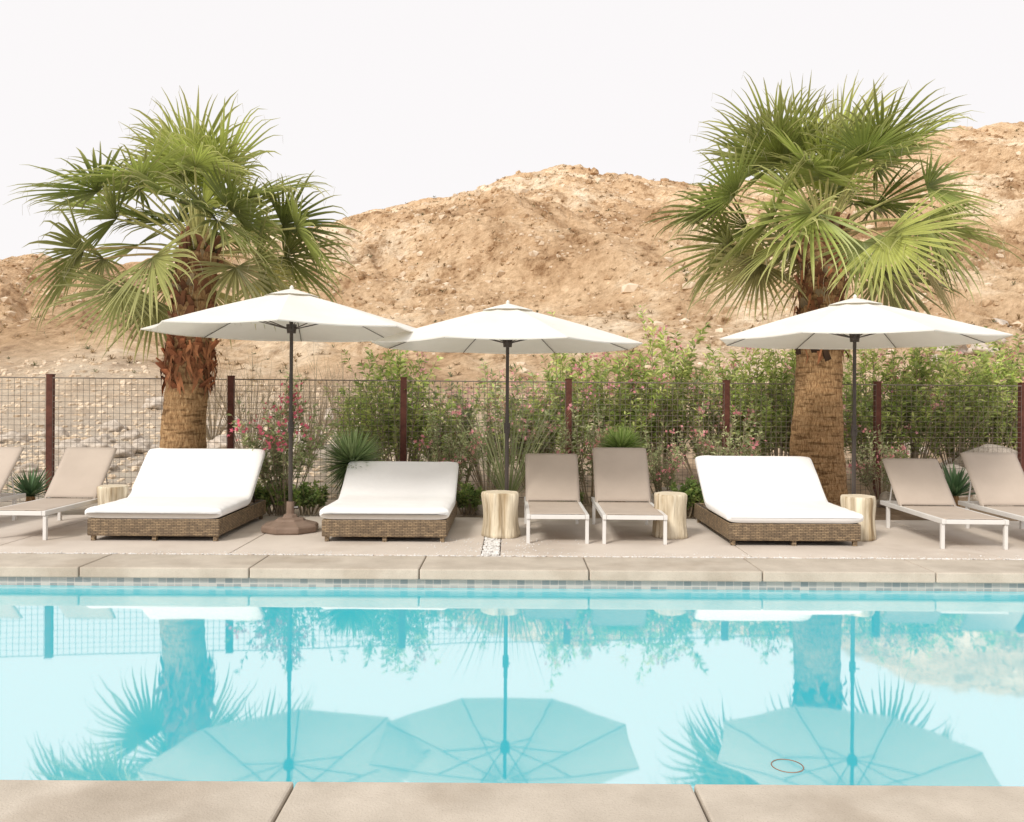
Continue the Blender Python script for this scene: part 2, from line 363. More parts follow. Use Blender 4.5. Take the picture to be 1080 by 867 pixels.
# ---------------------------------------------------------------- deck, coping, pool
mb=MB(); 
xs=[-12.5,-10.1,-7.7,-5.2,-2.75,-.29,-.11,2.35,4.8,7.2,9.6,12.0]
for a,b_ in zip(xs,xs[1:]):
    if abs(a+.29)<.01: continue
    box(mb,a+.006,b_-.006,8.31,10.9,-.12,0,b=.006)
for a in range(-8,8): box(mb,a*1.6+.006,a*1.6+1.594,-5,2.79,-.12,0,b=.006)
solid('deck',mb.mesh('deck',M_deck),'pale beige concrete pool deck with slab joints','deck',kind='structure')
mb=MB(); box(mb,-.285,-.115,8.31,10.9,-.13,-.012); box(mb,-12.5,12.5,8.262,8.308,-.13,-.014)
solid('pebble_bed',mb.mesh('pebble_bed',M_gravel),'narrow gravel channel between deck slabs and coping','gravel',kind='structure')
mb=MB()
def pebble(x,y,z,s):
    vs,fs=rv[rng.randrange(8)]; a=rng.random()*6.28; ca,sa=math.cos(a),math.sin(a)
    mb.add([(x+(p.x*ca-p.y*sa)*s,y+(p.x*sa+p.y*ca)*s,z+p.z*s*.8) for p in vs],fs)
for i in range(1500): pebble(rng.uniform(-7,7),rng.uniform(8.265,8.305),-.008+rng.random()*.008,rng.uniform(.007,.014))
for i in range(1300): pebble(rng.uniform(-.28,-.12),rng.uniform(8.32,10.85),-.006+rng.random()*.008,rng.uniform(.009,.017))
for i in range(220): pebble(rng.gauss(-.2,.35),rng.uniform(8.32,9.3),.004,rng.uniform(.005,.009))
for i in range(260): pebble(rng.uniform(-6,6),8.33+abs(rng.gauss(0,.07)),.004,rng.uniform(.004,.008))
solid('white_pebbles',mb.mesh('white_pebbles',M_pebble),'white pebbles filling the deck joints','pebbles',kind='stuff')
mb=MB(); 
jx=[-11.5,-9.94,-8.42,-6.9,-5.38,-3.86,-2.34,-.82,.70,2.25,3.8,5.35,6.9,8.45,10,11.5]
for a,b_ in zip(jx,jx[1:]):
    box(mb,a+.005,b_-.005,7.62,8.26,-.095,0,b=.012)
jn=[-10.46,-8.86,-7.26,-5.66,-4.06,-2.46,-.86,.735,2.33,3.93,5.53,7.13,8.73,10.33]
for a,b_ in zip(jn,jn[1:]): box(mb,a+.005,b_-.005,2.80,3.43,-.095,0,b=.012)
box(mb,-9.4,-PX+.06,3.44,7.61,-.095,0,b=.012); box(mb,PX-.06,9.4,3.44,7.61,-.095,0,b=.012)
solid('pool_coping',mb.mesh('pool_coping',M_coping),'beige stone coping slabs edging the pool','coping',kind='structure')
mb=MB(); z0,z1=-1.5,-.1
def quad(a,b_,c,d): mb.add([a,b_,c,d],[(0,1,2,3)])
quad((-PX,PY0,z0),(PX,PY0,z0),(PX,PY1,z0),(-PX,PY1,z0))
zt=-.30
quad((-PX,PY1,z0),(PX,PY1,z0),(PX,PY1,zt),(-PX,PY1,zt));quad((PX,PY0,z0),(-PX,PY0,z0),(-PX,PY0,zt),(PX,PY0,zt))
quad((-PX,PY0,z0),(-PX,PY1,z0),(-PX,PY1,zt),(-PX,PY0,zt));quad((PX,PY1,z0),(PX,PY0,z0),(PX,PY0,zt),(PX,PY1,zt))
solid('pool_basin',mb.mesh('pool_basin',M_pool),'turquoise plastered swimming pool basin','swimming pool',kind='structure')
mb=MB(); box(mb,-PX,PX,PY1-.008,PY1+.1,-.30,-.097);box(mb,-PX,PX,PY0-.1,PY0+.008,-.30,-.097)
box(mb,-PX-.1,-PX+.008,PY0+.01,PY1-.01,-.30,-.097);box(mb,PX-.008,PX+.1,PY0+.01,PY1-.01,-.30,-.097)
solid('waterline_tiles',mb.mesh('waterline_tiles',M_tile),'band of small grey and beige waterline tiles','tiles',kind='structure')
mb=MB(); ZW=-.175; mb.add([(-PX+.01,PY0+.01,ZW),(PX-.01,PY0+.01,ZW),(PX-.01,PY1-.01,ZW),(-PX+.01,PY1-.01,ZW)],[(0,1,2,3)])
solid('water',mb.mesh('water',M_water),'calm turquoise pool water mirroring umbrellas and palms','water',kind='structure')
mb=MB(); ring=[(.072*math.cos(a*math.pi/20),.072*math.sin(a*math.pi/20),0) for a in range(41)]
tube(mb,ring,.003,6,cap=False)
solid('floating_ring',mb.mesh('floating_ring',M_base),'thin dark ring at the surface of the pool water','ring',(wx(833,4.0),4.0,ZW+.0005))

# ---------------------------------------------------------------- umbrellas
def umbrella(x,y,za,zr,Rr,rot,label,base):
    o=thing('patio_umbrella',label,'umbrella',(x,y,0),0,'umbrellas along the pool deck')
    NP=8; SUB=6; RG=9
    mb=MB(); vs=[];fs=[]
    r0=.10
    for j in range(RG+1):
        rho=j/RG; 
        for k in range(NP*SUB):
            a=rot+2*math.pi*k/(NP*SUB); loc=(k%SUB)/SUB; la=(loc-.5)*2*math.pi/NP
            rr=(r0+(Rr-r0)*rho)*math.cos(math.pi/NP)/math.cos(la)
            sag=math.sin(math.pi*loc)
            rr*=1-.02*sag*rho**3
            z=za-(za-zr)*(rho**1.12)-.03*sag*math.sin(math.pi*min(1,rho*1.0)*.8)
            vs.append((rr*math.cos(a),rr*math.sin(a),z))
    n=NP*SUB
    for j in range(RG):
        for k in range(n): fs.append((j*n+k,j*n+(k+1)%n,(j+1)*n+(k+1)%n,(j+1)*n+k))
    m0=len(vs)
    for k in range(n):
        p=vs[RG*n+k]; vs.append((p[0]*.998,p[1]*.998,p[2]-.012))
    for k in range(n): fs.append((RG*n+k,RG*n+(k+1)%n,m0+(k+1)%n,m0+k))
    mb.add(vs,fs); part('canopy',mb.mesh('canopy',M_canvas,False),o)
    mb=MB(); vs=[];fs=[]
    for j in range(4):
        rho=j/3
        for k in range(n):
            a=rot+2*math.pi*k/n; loc=(k%SUB)/SUB; la=(loc-.5)*2*math.pi/NP
            rr=(.01+.30*rho)*math.cos(math.pi/NP)/math.cos(la)
            vs.append((rr*math.cos(a),rr*math.sin(a),za+.055-.085*rho**1.1))
    for j in range(3):
        for k in range(n): fs.append((j*n+k,j*n+(k+1)%n,(j+1)*n+(k+1)%n,(j+1)*n+k))
    mb.add(vs,fs); part('vent_cap',mb.mesh('vent_cap',M_canvas),o)
    zh=za-.40
    for k in range(NP):
        a=rot+2*math.pi*k/NP-0; ca,sa=math.cos(a),math.sin(a)
        mb=MB(); pts=[]
        for q in range(7):
            rho=q/6; rr=.06+(Rr-.07)*rho
            pts.append((rr*ca,rr*sa,za-(za-zr)*(max(0,(rr-.1)/(Rr-.1))**1.12)-.014))
        tube(mb,pts,.0045,6); part('rib',mb.mesh('rib',M_pole),o)
        mb=MB(); rm=Rr*.5; tube(mb,[(.05*ca,.05*sa,zh),(rm*ca,rm*sa,za-(za-zr)*(((rm-.1)/(Rr-.1))**1.12)-.025)],.006,6); part('strut',mb.mesh('strut',M_pole),o)
    mb=MB(); tube(mb,[(0,0,zh-.05),(0,0,zh+.05)],[.05,.06],14); part('hub',mb.mesh('hub',M_pole),o)
    mb=MB(); tube(mb,[(0,0,.02),(0,0,1.35),(0,0,1.36),(0,0,za-.02)],[.024,.024,.02,.02],14); part('pole',mb.mesh('pole',M_pole,False),o)
    mb=MB(); tube(mb,[(0,0,za+.04),(0,0,za+.07),(0,0,za+.095)],[.018,.024,.008],10); part('finial',mb.mesh('finial',M_canvas),o)
    mb=MB(); tube(mb,[(0,0,1.12),(0,0,1.24)],[.036,.036],12); tube(mb,[(0,-.03,1.18),(0,-.075,1.18),(.05,-.08,1.18)],.008,6); part('crank',mb.mesh('crank',M_pole),o)
    if base:
        mb=MB()
        vs=[];fs=[];prof=[(.29,.0),(.305,.015),(.305,.065),(.285,.085),(.16,.125),(.15,.145),(.08,.16),(.07,.19),(.045,.195),(.042,.34)]
        n2=8
        for r_,z in prof:
            for k in range(n2):
                a=2*math.pi*(k+.5)/n2; q=1/math.cos(math.pi/n2)
                vs.append((r_*q*math.cos(a),r_*q*math.sin(a)*.95,z+.002))
        for j in range(len(prof)-1):
            for k in range(n2): fs.append((j*n2+k,j*n2+(k+1)%n2,(j+1)*n2+(k+1)%n2,(j+1)*n2+k))
        mb.add(vs,fs); ob=part('base',mb.mesh('base',M_base,False),o); ob.rotation_euler=(0,0,.12)
        bv=ob.modifiers.new('b','BEVEL'); bv.width=.008; bv.segments=2
        mb=MB(); tube(mb,[(.03,0,.27),(.09,0,.27)],[.012,.022],8); part('clamp_knob',mb.mesh('clamp_knob',M_pole),o)
    else:
        mb=MB(); tube(mb,[(0,0,.002),(0,0,.012),(0,0,.013),(0,0,.16)],[.09,.09,.032,.03],16); part('sleeve',mb.mesh('sleeve',M_pole),o)
    return o
umbrella(wx(307,9.7),9.7,2.70,2.27,1.62,R(10),'cream canvas umbrella on a brown weighted base between two daybeds',True)
umbrella(wx(535,9.9),9.9,2.57,2.14,1.60,R(22),'cream canvas umbrella standing behind a log stump table',False)
umbrella(wx(901,9.8),9.8,2.65,2.22,1.59,R(5),'cream canvas umbrella beside the thick palm trunk',False)

# ---------------------------------------------------------------- cushions / daybeds
def sweep_pad(mb,path,w,th):
    P=[Vector((0,a,b_)) for a,b_ in path]
    Ls=[0]
    for a,b_ in zip(P,P[1:]): Ls.append(Ls[-1]+(b_-a).length)
    T=Ls[-1]; m=44; out=[]
    for i in range(m+1):
        e=(1-math.cos(math.pi*i/m))/2*.5+.5*i/m
        d=e*T
        for k in range(len(P)-1):
            if d<=Ls[k+1]+1e-9:
                t=(d-Ls[k])/(Ls[k+1]-Ls[k]); out.append((P[k].lerp(P[k+1],t),d)); break
    c=[o[0].copy() for o in out]
    for _ in range(4):
        c=[c[0]]+[(c[i-1]+c[i]*2+c[i+1])/4 for i in range(1,len(c)-1)]+[c[-1]]
    vs=[];fs=[];n=40
    for i,p in enumerate(c):
        tg=(c[min(i+1,m)]-c[max(i-1,0)]).normalized(); nm=Vector((0,-tg.z,tg.y))
        d=out[i][1]; e=min(d,T-d); rr=th*.32
        q=1.0 if e>=rr else math.sqrt(max(0,1-(1-e/rr)**2))
        hw=w/2-(rr*(1-q)); hh=th/2*max(q,.02)
        for k in range(n):
            a=2*math.pi*(k+.5)/n; ca,sa=math.cos(a),math.sin(a)
            X=math.copysign(abs(ca)**.16,ca); Z=math.copysign(abs(sa)**.5,sa)
            x=X*hw; z=Z*hh
            z*= (1-(abs(X)**18)*.2)
            wob=(.010*noise.noise(Vector((x*3+path[-1][1]*7,p.y*3,path[-1][1]*9)))+.007*noise.noise(Vector((x*9,p.y*9,path[-1][1]*5))))*(1 if sa>0 else 0)
            vs.append(p+Vector((x,0,0))+nm*(z+wob+th/2))
    for i in range(m):
        for k in range(n): fs.append((i*n+k,i*n+(k+1)%n,(i+1)*n+(k+1)%n,(i+1)*n+k))
    fs.append(tuple(range(n))[::-1]); fs.append(tuple(m*n+k for k in range(n)))
    mb.add(vs,fs)
def daybed(x0,x1,y0,ztop,label,rz=0):
    w=x1-x0; o=thing('daybed',label,'daybed',((x0+x1)/2,y0,0),rz,'wicker daybeds on the pool deck')
    Lb=1.72; hz=.235
    mb=MB(); h=w/2
    box(mb,-h,h,0,.05,.055,hz,b=.012);box(mb,-h,h,Lb-.05,Lb,.055,hz,b=.012)
    box(mb,-h,-h+.05,.045,Lb-.045,.057,hz+.002,b=.012);box(mb,h-.05,h,.045,Lb-.045,.057,hz+.002,b=.012)
    box(mb,-h+.045,h-.045,.045,Lb-.045,.17,.21)
    part('base_frame',mb.mesh('base_frame',M_wicker),o)
    for sx in (-h+.05,-.0,h-.05):
        for yy in (.05,Lb-.06):
            mb=MB(); box(mb,sx-.022,sx+.022,yy-.025,yy+.02,.0,.07,b=.004); part('leg',mb.mesh('leg',M_wicker),o)
    yh=1.02; yb=1.62; zb=ztop-.13
    mb=MB(); d=Vector((0,yb-yh,zb-hz)).normalized(); nm=Vector((0,-d.z,d.y)); Lq=math.hypot(yb-yh,zb-hz)
    vs=[];  th=.045
    for zz in (0,1):
        for s in (0,1):
            for X in (-h+.015,h-.015):
                vs.append(Vector((X,yh,hz-.01))+d*(Lq*s)-nm*(th*(1-zz)))
    mb.add(vs,[(0,2,3,1),(4,5,7,6),(0,1,5,4),(2,6,7,3),(0,4,6,2),(1,3,7,5)])
    part('backrest',mb.mesh('backrest',M_wicker),o)
    for X in (-h+.12,h-.12):
        mb=MB(); tube(mb,[(X,Lb-.1,hz-.03),(X,yb-.12,zb-.14)],.012,6)
        part('backrest_support',mb.mesh('backrest_support',M_pole),o)
    mb=MB(); sweep_pad(mb,[(-.03,hz+.003),(yh,hz+.003),(yb+.03,zb+.01)],w+.05,.125)
    part('cushion',mb.mesh('cushion',M_cushion,True),o)
    return o
daybed(-4.46,-3.07,8.97,.93,'wicker double daybed with white cushion and raised back')
daybed(-2.0,-.68,9.0,.77,'wicker double daybed with white cushion and low back')
daybed(2.28,3.66,8.92,.88,'wicker double daybed with white cushion beside stump tables')

# ---------------------------------------------------------------- chaises
def chaise(x0,x1,y0,ztop,label,rz=0):
    w=x1-x0; o=thing('chaise_lounge',label,'sun lounger',((x0+x1)/2,y0,0),rz,'taupe sling sun loungers on the pool deck')
    h=w/2; zs=.31; yh=1.08; yb=1.58
    mb=MB()
    for s in (-1,1): box(mb,s*h-.02,s*h+.02,0,1.62,zs-.05,zs,b=.005)
    box(mb,-h+.022,h-.022,0.0,.035,zs-.048,zs-.002,b=.004);box(mb,-h+.022,h-.022,1.57,1.61,zs-.048,zs-.002,b=.004)
    part('frame',mb.mesh('frame',M_alu),o)
    for s in (-1,1):
        for yy in (.035,1.42):
            mb=MB(); box(mb,s*h-.0185,s*h+.0185,yy-.018,yy+.022,0,zs-.052,b=.004); part('leg',mb.mesh('leg',M_alu),o)
    def sling(path,ext):
        mb=MB(); m=14; n=16; vs=[];fs=[]
        a,b_=path
        for i in range(m+1):
            t=i/m; y=a[0]+(b_[0]-a[0])*t; z=a[1]+(b_[1]-a[1])*t
            d=Vector((0,b_[0]-a[0],b_[1]-a[1])).normalized(); nm=Vector((0,-d.z,d.y))
            for k in range(n+1):
                u=2*k/n-1; X=u*(h+ext)
                p=Vector((X,y,z))+nm*(-.012*(1-u*u)*math.sin(math.pi*min(1,max(0,t)))+.008-.018*(abs(u)>.99))
                vs.append(p)
        for i in range(m):
            for k in range(n):
                q=i*(n+1)+k; fs.append((q,q+1,q+n+2,q+n+1))
        mb.add(vs,fs); return mb
    me=sling(((.02,zs),(yh-.01,zs)),.004).mesh('seat',M_sling,True)
    s_=part('seat',me,o); md=s_.modifiers.new('s','SOLIDIFY'); md.thickness=.005
    me=sling(((yh+.01,zs+.012),(yb,ztop)),.012).mesh('backrest',M_sling,True)
    s_=part('backrest',me,o); md=s_.modifiers.new('s','SOLIDIFY'); md.thickness=.005
    mb=MB()
    for s in (-1,1): tube(mb,[(s*(h-.015),yh,zs-.01),(s*(h-.015),yb-.005,ztop-.028)],.011,8)
    tube(mb,[(-h+.015,yb-.005,ztop-.028),(h-.015,yb-.005,ztop-.028)],.011,8)
    part('backrest_frame',mb.mesh('backrest_frame',M_tube),o)
    for s in (-1,1):
        mb=MB(); tube(mb,[(s*(h-.05),1.5,zs-.02),(s*(h-.05),yb-.17,ztop-.22)],.009,6)
        part('backrest_support',mb.mesh('backrest_support',M_alu),o)
    return o
chaise(.18,.80,8.96,.84,'taupe sling sun lounger beside a log stump table')
chaise(.98,1.62,8.95,.92,'taupe sling sun lounger with back raised higher',R(-1))
chaise(-5.53,-4.92,8.98,.88,'taupe sling sun lounger next to a wicker daybed',R(-1))
chaise(-6.75,-6.12,8.98,.88,'taupe sling sun lounger at the end of the row',R(-3))
chaise(4.46,5.10,8.78,.82,'taupe sling sun lounger near a spiky agave',R(-2))
chaise(5.42,6.06,8.80,.90,'taupe sling sun lounger near boulders, back raised',R(-2))

# ---------------------------------------------------------------- stumps
def stump(x,y,r,h,seed,label):
    o=thing('stump_table',label,'side table',(x,y,0),rng.random()*6,'log stump side tables')
    n=96; vs=[];fs=[];prof=[(0,1.0),(.015,1.05),(.08,1.05),(.16,1.02),(.3,.98),(.45,.97),(.6,.97),(.75,.99),(.88,1.01),(.96,1.01),(.99,.98),(1,.95)]
    def rad(a,z):
        ca,sa=math.cos(a),math.sin(a)
        return r*(1+.06*math.sin(2*a+seed)+.035*math.sin(5*a+seed*2)+.09*noise.noise(Vector((ca*2,sa*2,z*1.5+seed)))+.05*noise.noise(Vector((ca*7,sa*7,z*2.5+seed)))-.09*max(0,math.cos(a*2+seed+.5*z))**60-.06*max(0,math.cos(a*3+seed*2.1-.4*z))**80)
    for t,q in prof:
        for k in range(n):
            a=2*math.pi*k/n; rr=rad(a,t)*q; vs.append((rr*math.cos(a),rr*math.sin(a),t*h+.001))
    for j in range(len(prof)-1):
        for k in range(n): fs.append((j*n+k,j*n+(k+1)%n,(j+1)*n+(k+1)%n,(j+1)*n+k))
    mb=MB(); mb.add(vs,fs); part('trunk_side',mb.mesh('trunk_side',M_stump,True),o)
    mb=MB(); vs=[(0,0,h+.001)]
    for k in range(n):
        a=2*math.pi*k/n; rr=rad(a,1)*.95; vs.append((rr*math.cos(a),rr*math.sin(a),h+.001))
    mb.add(vs,[(0,1+k,1+(k+1)%n) for k in range(n)]); part('top',mb.mesh('top',M_stumptop),o)
stump(wx(529,9.45),9.45,.19,.49,1,'pale log stump table at the foot of an umbrella')
stump(wx(708,9.5),9.5,.19,.48,2.3,'pale log stump table between a lounger and a daybed')
stump(wx(906,9.45),9.45,.19,.47,3.9,'pale log stump table beside a daybed')
stump(-4.67,10.0,.17,.47,5.2,'pale log stump table tucked behind a daybed')

# ---------------------------------------------------------------- fence
fx0,fy0=-6.49,12.0; fx1,fy1=8.19,13.7
dx=(fx1-fx0)/6; dy=(fy1-fy0)/6; ang=math.atan2(dy,dx); sl_=math.hypot(dx,dy)
fence=thing('wire_fence','rusty wire mesh fence with dark red steel posts','fence',(fx0-2*dx,fy0-2*dy,0),ang)
mbp=MB(); box(mbp,-.045,.045,-.045,.045,-.1,1.81,b=.006); box(mbp,-.05,.05,-.05,.05,1.81,1.822)
mep=mbp.mesh('post',M_post)
mbw=MB(); wr=.0030
zt=1.77
def wire(p0,p1): tube(mbw,[Vector(p0),Vector(p1)],wr,4,cap=False)
nv=int((sl_-.1)/.08)
for i in range(nv+1): 
    X=.05+(sl_-.1)*i/nv; wire((X,-.05,.03),(X,-.05,zt))
for j in range(22): wire((.05,-.055,.04+j*.082),(sl_-.05,-.055,.04+j*.082))
for zz in (.04,zt): tube(mbw,[(.05,-.052,zz),(sl_-.05,-.052,zz)],.006,6)
mew=mbw.mesh('wire_panel',M_wire)
for k in range(11):
    p=part('post',mep,fence); p.location=(k*sl_,0,0)
    if k<10:
        p=part('wire_panel',mew,fence); p.location=(k*sl_,0,0)

# ---------------------------------------------------------------- palms
def frond(mb,mp,origin,az,el,pl,Rb,old,rg):
    hd=Vector((math.cos(az),math.sin(az),0)); up=Vector((0,0,1))
    p=Vector(origin); pts=[p.copy()]; droop=R(rg.uniform(16,38))*max(.12,math.cos(el))
    e=el
    for i in range(5):
        e-=droop/5; d=hd*math.cos(e)+up*math.sin(e); p=p+d*pl/5; pts.append(p.copy())
    pc=(.48,.46,.18) if old<.7 else (.46,.35,.17)
    tube(mp,pts,[.03,.021,.018,.016,.014,.012],5,col=pc)
    s=d.cross(up).normalized() if abs(d.z)<.98 else Vector((-math.sin(az),math.cos(az),0))
    n=s.cross(d).normalized(); ro=R(rg.uniform(-50,50)); s,n=(s*math.cos(ro)+n*math.sin(ro)),(n*math.cos(ro)-s*math.sin(ro))
    bd=R(rg.uniform(5,55))*max(0,math.cos(el)); d,n=(d*math.cos(bd)-n*math.sin(bd)),(n*math.cos(bd)+d*math.sin(bd))
    ns=28; amax=R(rg.uniform(88,118)); dth=2*amax/ns; ST=8
    young=(.46,.51,.13); mid=(.28,.345,.085); yel=(.54,.52,.19); dry=(.62,.50,.29)
    if old<.5: base=[a+(b_-a)*(old*2) for a,b_ in zip(young,mid)]
    elif old<.8: base=[a+(b_-a)*((old-.5)/.3*.5) for a,b_ in zip(mid,yel)]
    else:
        base=[a+(b_-a)*min(1,(old-.8)/.2*rg.uniform(.1,.8)) for a,b_ in zip((.40,.43,.15),dry)]
    v=rg.uniform(.55,1.4); base=[c*v for c in base]
    gd=rg.uniform(.4,1.4)
    for k in range(ns):
        a=-amax+dth*(k+.5)
        Ls=Rb*(.66+.34*math.cos(a/1.7))*rg.uniform(.82,1.12)
        dr=(d*math.cos(a)+s*math.sin(a)+n*(.20*abs(math.sin(a))+rg.uniform(-.07,.07))).normalized()
        q=p.copy(); vs=[];fs=[];cs=[]
        tw=rg.uniform(-.45,.45); bend=rg.uniform(.5,1.6)
        lobe=rg.uniform(.32,.5)
        for j in range(ST+1):
            t=j/ST; r_=t*Ls
            if t<lobe: wd=r_*dth*.47+.003
            else: wd=(lobe*Ls*dth*.47+.003)*((1-t)/(1-lobe))**.85*.9+.0012
            wd=min(wd,.025)
            sd=(dr.cross(n)).normalized(); 
            fold=n*(wd*.75)
            vs+= [q-sd*wd+fold*.5, q-fold*.5, q+sd*wd+fold*.5]
            tipc=max(0,t-.55)/.45
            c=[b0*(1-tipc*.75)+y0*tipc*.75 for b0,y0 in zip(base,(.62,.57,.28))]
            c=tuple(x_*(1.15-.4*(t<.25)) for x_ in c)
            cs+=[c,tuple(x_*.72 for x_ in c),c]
            if j<ST:
                q=q+dr*(Ls/ST)
                gv=gd*bend*(.02+.30*t*t*t+ (1.15*max(0,t-.5)))
                dr=(dr+Vector((0,0,-1))*gv*.8+sd*tw*.14*t).normalized()
        for j in range(ST):
            o=j*3; fs+=[(o,o+1,o+4,o+3),(o+1,o+2,o+5,o+4)]
        mb.add(vs,fs,cs)
        if rg.random()<.3:
            tube(mb,[q,q+Vector((rg.uniform(-.05,.05),rg.uniform(-.05,.05),-.12))],.0015,3,col=(.6,.55,.4),cap=False)
def palm(x,y,zt,rb,rt,zboot,N_,scale,seed,label,messy,elmin,toph,cx=0):
    rg=random.Random(seed)
    o=thing('palm_tree',label,'palm tree',(x,y,-.02))
    mb=MB(); nn=40; H=zt
    vs=[];fs=[];m=60
    def ln(z): return .04*math.sin(z*.8+seed)+cx*max(0,(z-1.2)/(zt-1.2))
    for j in range(m+1):
        t=j/m; z=-.1+t*(H+.1)
        r_=rb+(rt-rb)*min(1,(t*1.7))**.8+.03*math.exp(-t*14)
        r_+= .010*((z*11)%1)
        lean=ln(z)
        for k in range(nn):
            a=2*math.pi*k/nn; q=r_*(1+.05*noise.noise(Vector((math.cos(a)*2,math.sin(a)*2,z*3+seed))))
            vs.append((q*math.cos(a)+lean,q*math.sin(a),z))
    for j in range(m):
        for k in range(nn): fs.append((j*nn+k,j*nn+(k+1)%nn,(j+1)*nn+(k+1)%nn,(j+1)*nn+k))
    fs.append(tuple(m*nn+k for k in range(nn)))
    mb.add(vs,fs); part('trunk',mb.mesh('trunk',M_trunk,True),o)
    mb=MB()
    nb=int((zt-zboot)*100)
    for i in range(nb):
        t=i/nb; z=zboot+(zt+.1-zboot)*t+rg.uniform(-.05,.05); a=i*2.39996+rg.uniform(-.15,.15)
        hd=Vector((math.cos(a),math.sin(a),0)); sd=Vector((-math.sin(a),math.cos(a),0))
        b0=Vector((ln(z),0,z))+hd*(rt-.03)
        tilt=R(rg.uniform(8,26)); tw=rg.choice((-1,1))*rg.uniform(.3,.6)
        if messy and z<zboot+.6: tilt=R(rg.uniform(15,50))
        d=(hd*math.sin(tilt)+Vector((0,0,math.cos(tilt)))+sd*tw).normalized(); L_=rg.uniform(.16,.28)
        w0,w1=rg.uniform(.05,.075),rg.uniform(.02,.04); th=.018
        nm=d.cross(sd).normalized()
        g=rg.random(); c=(.19+.19*g,.08+.09*g,.04+.05*g)
        if rg.random()<.15: c=(.36,.27,.17)
        if messy and z<zboot+.7: c=(.28+.26*g,.10+.10*g,.045+.05*g)
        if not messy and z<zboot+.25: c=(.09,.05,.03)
        p1=b0+d*L_
        vs=[b0-sd*w0-nm*th,b0+sd*w0-nm*th,b0+sd*w0+nm*th,b0-sd*w0+nm*th,p1-sd*w1-nm*th*.5,p1+sd*w1-nm*th*.5,p1+sd*w1+nm*th*.5,p1-sd*w1+nm*th*.5]
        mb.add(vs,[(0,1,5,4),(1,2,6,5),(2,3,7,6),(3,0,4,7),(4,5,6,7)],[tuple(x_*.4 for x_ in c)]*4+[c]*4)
    for i in range(260 if messy else 120):
        a=rg.random()*6.28; z=rg.uniform(zboot+.1,zboot+.65 if messy else zt)
        hd=Vector((math.cos(a),math.sin(a),0)); sd=Vector((-math.sin(a),math.cos(a),0))
        q=hd*(rt+rg.uniform(0,.09))+Vector((ln(z),0,z)); L_=rg.uniform(.1,.3); w_=rg.uniform(.004,.03)
        q1=q+Vector((0,0,-L_*.5))+hd*.05*rg.random()+sd*rg.uniform(-.05,.05); q2=q1+Vector((0,0,-L_*.5))+sd*rg.uniform(-.06,.06)
        g=rg.random(); c=(.20+.28*g,.08+.12*g,.035+.06*g)
        mb.add([q-sd*w_,q+sd*w_,q1-sd*w_,q1+sd*w_,q2],[(0,1,3,2),(2,3,4)],c)
    part('leaf_base',mb.mesh('leaf_base',M_boot),o)
    mb=MB(); mp=MB()
    for i in range(N_):
        u=i/(N_-1); el=R(84-(84-elmin)*u**.95+rg.uniform(-9,9)); az=i*2.39996+rg.uniform(-.25,.25)
        pl=scale*(toph+(1.22-toph)*min(1,u*2.0))*rg.uniform(.85,1.15); Rb=scale*rg.uniform(.90,1.16)
        if u>.85: pl*=.85
        if rg.random()<.25: pl*=.62
        org=Vector((ln(zt)+math.cos(az)*.09*(.3+u),math.sin(az)*.09*(.3+u),zt+.16-.24*u))
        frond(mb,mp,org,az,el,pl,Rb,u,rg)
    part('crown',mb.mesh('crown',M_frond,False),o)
    part('leaf_stalks',mp.mesh('leaf_stalks',M_boot),o)
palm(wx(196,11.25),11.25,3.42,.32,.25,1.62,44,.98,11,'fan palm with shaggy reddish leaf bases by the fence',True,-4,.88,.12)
palm(wx(865,12.3),12.3,3.90,.42,.30,2.08,48,1.10,23,'thick-trunked fan palm with full green crown by the fence',False,-4,1.08)

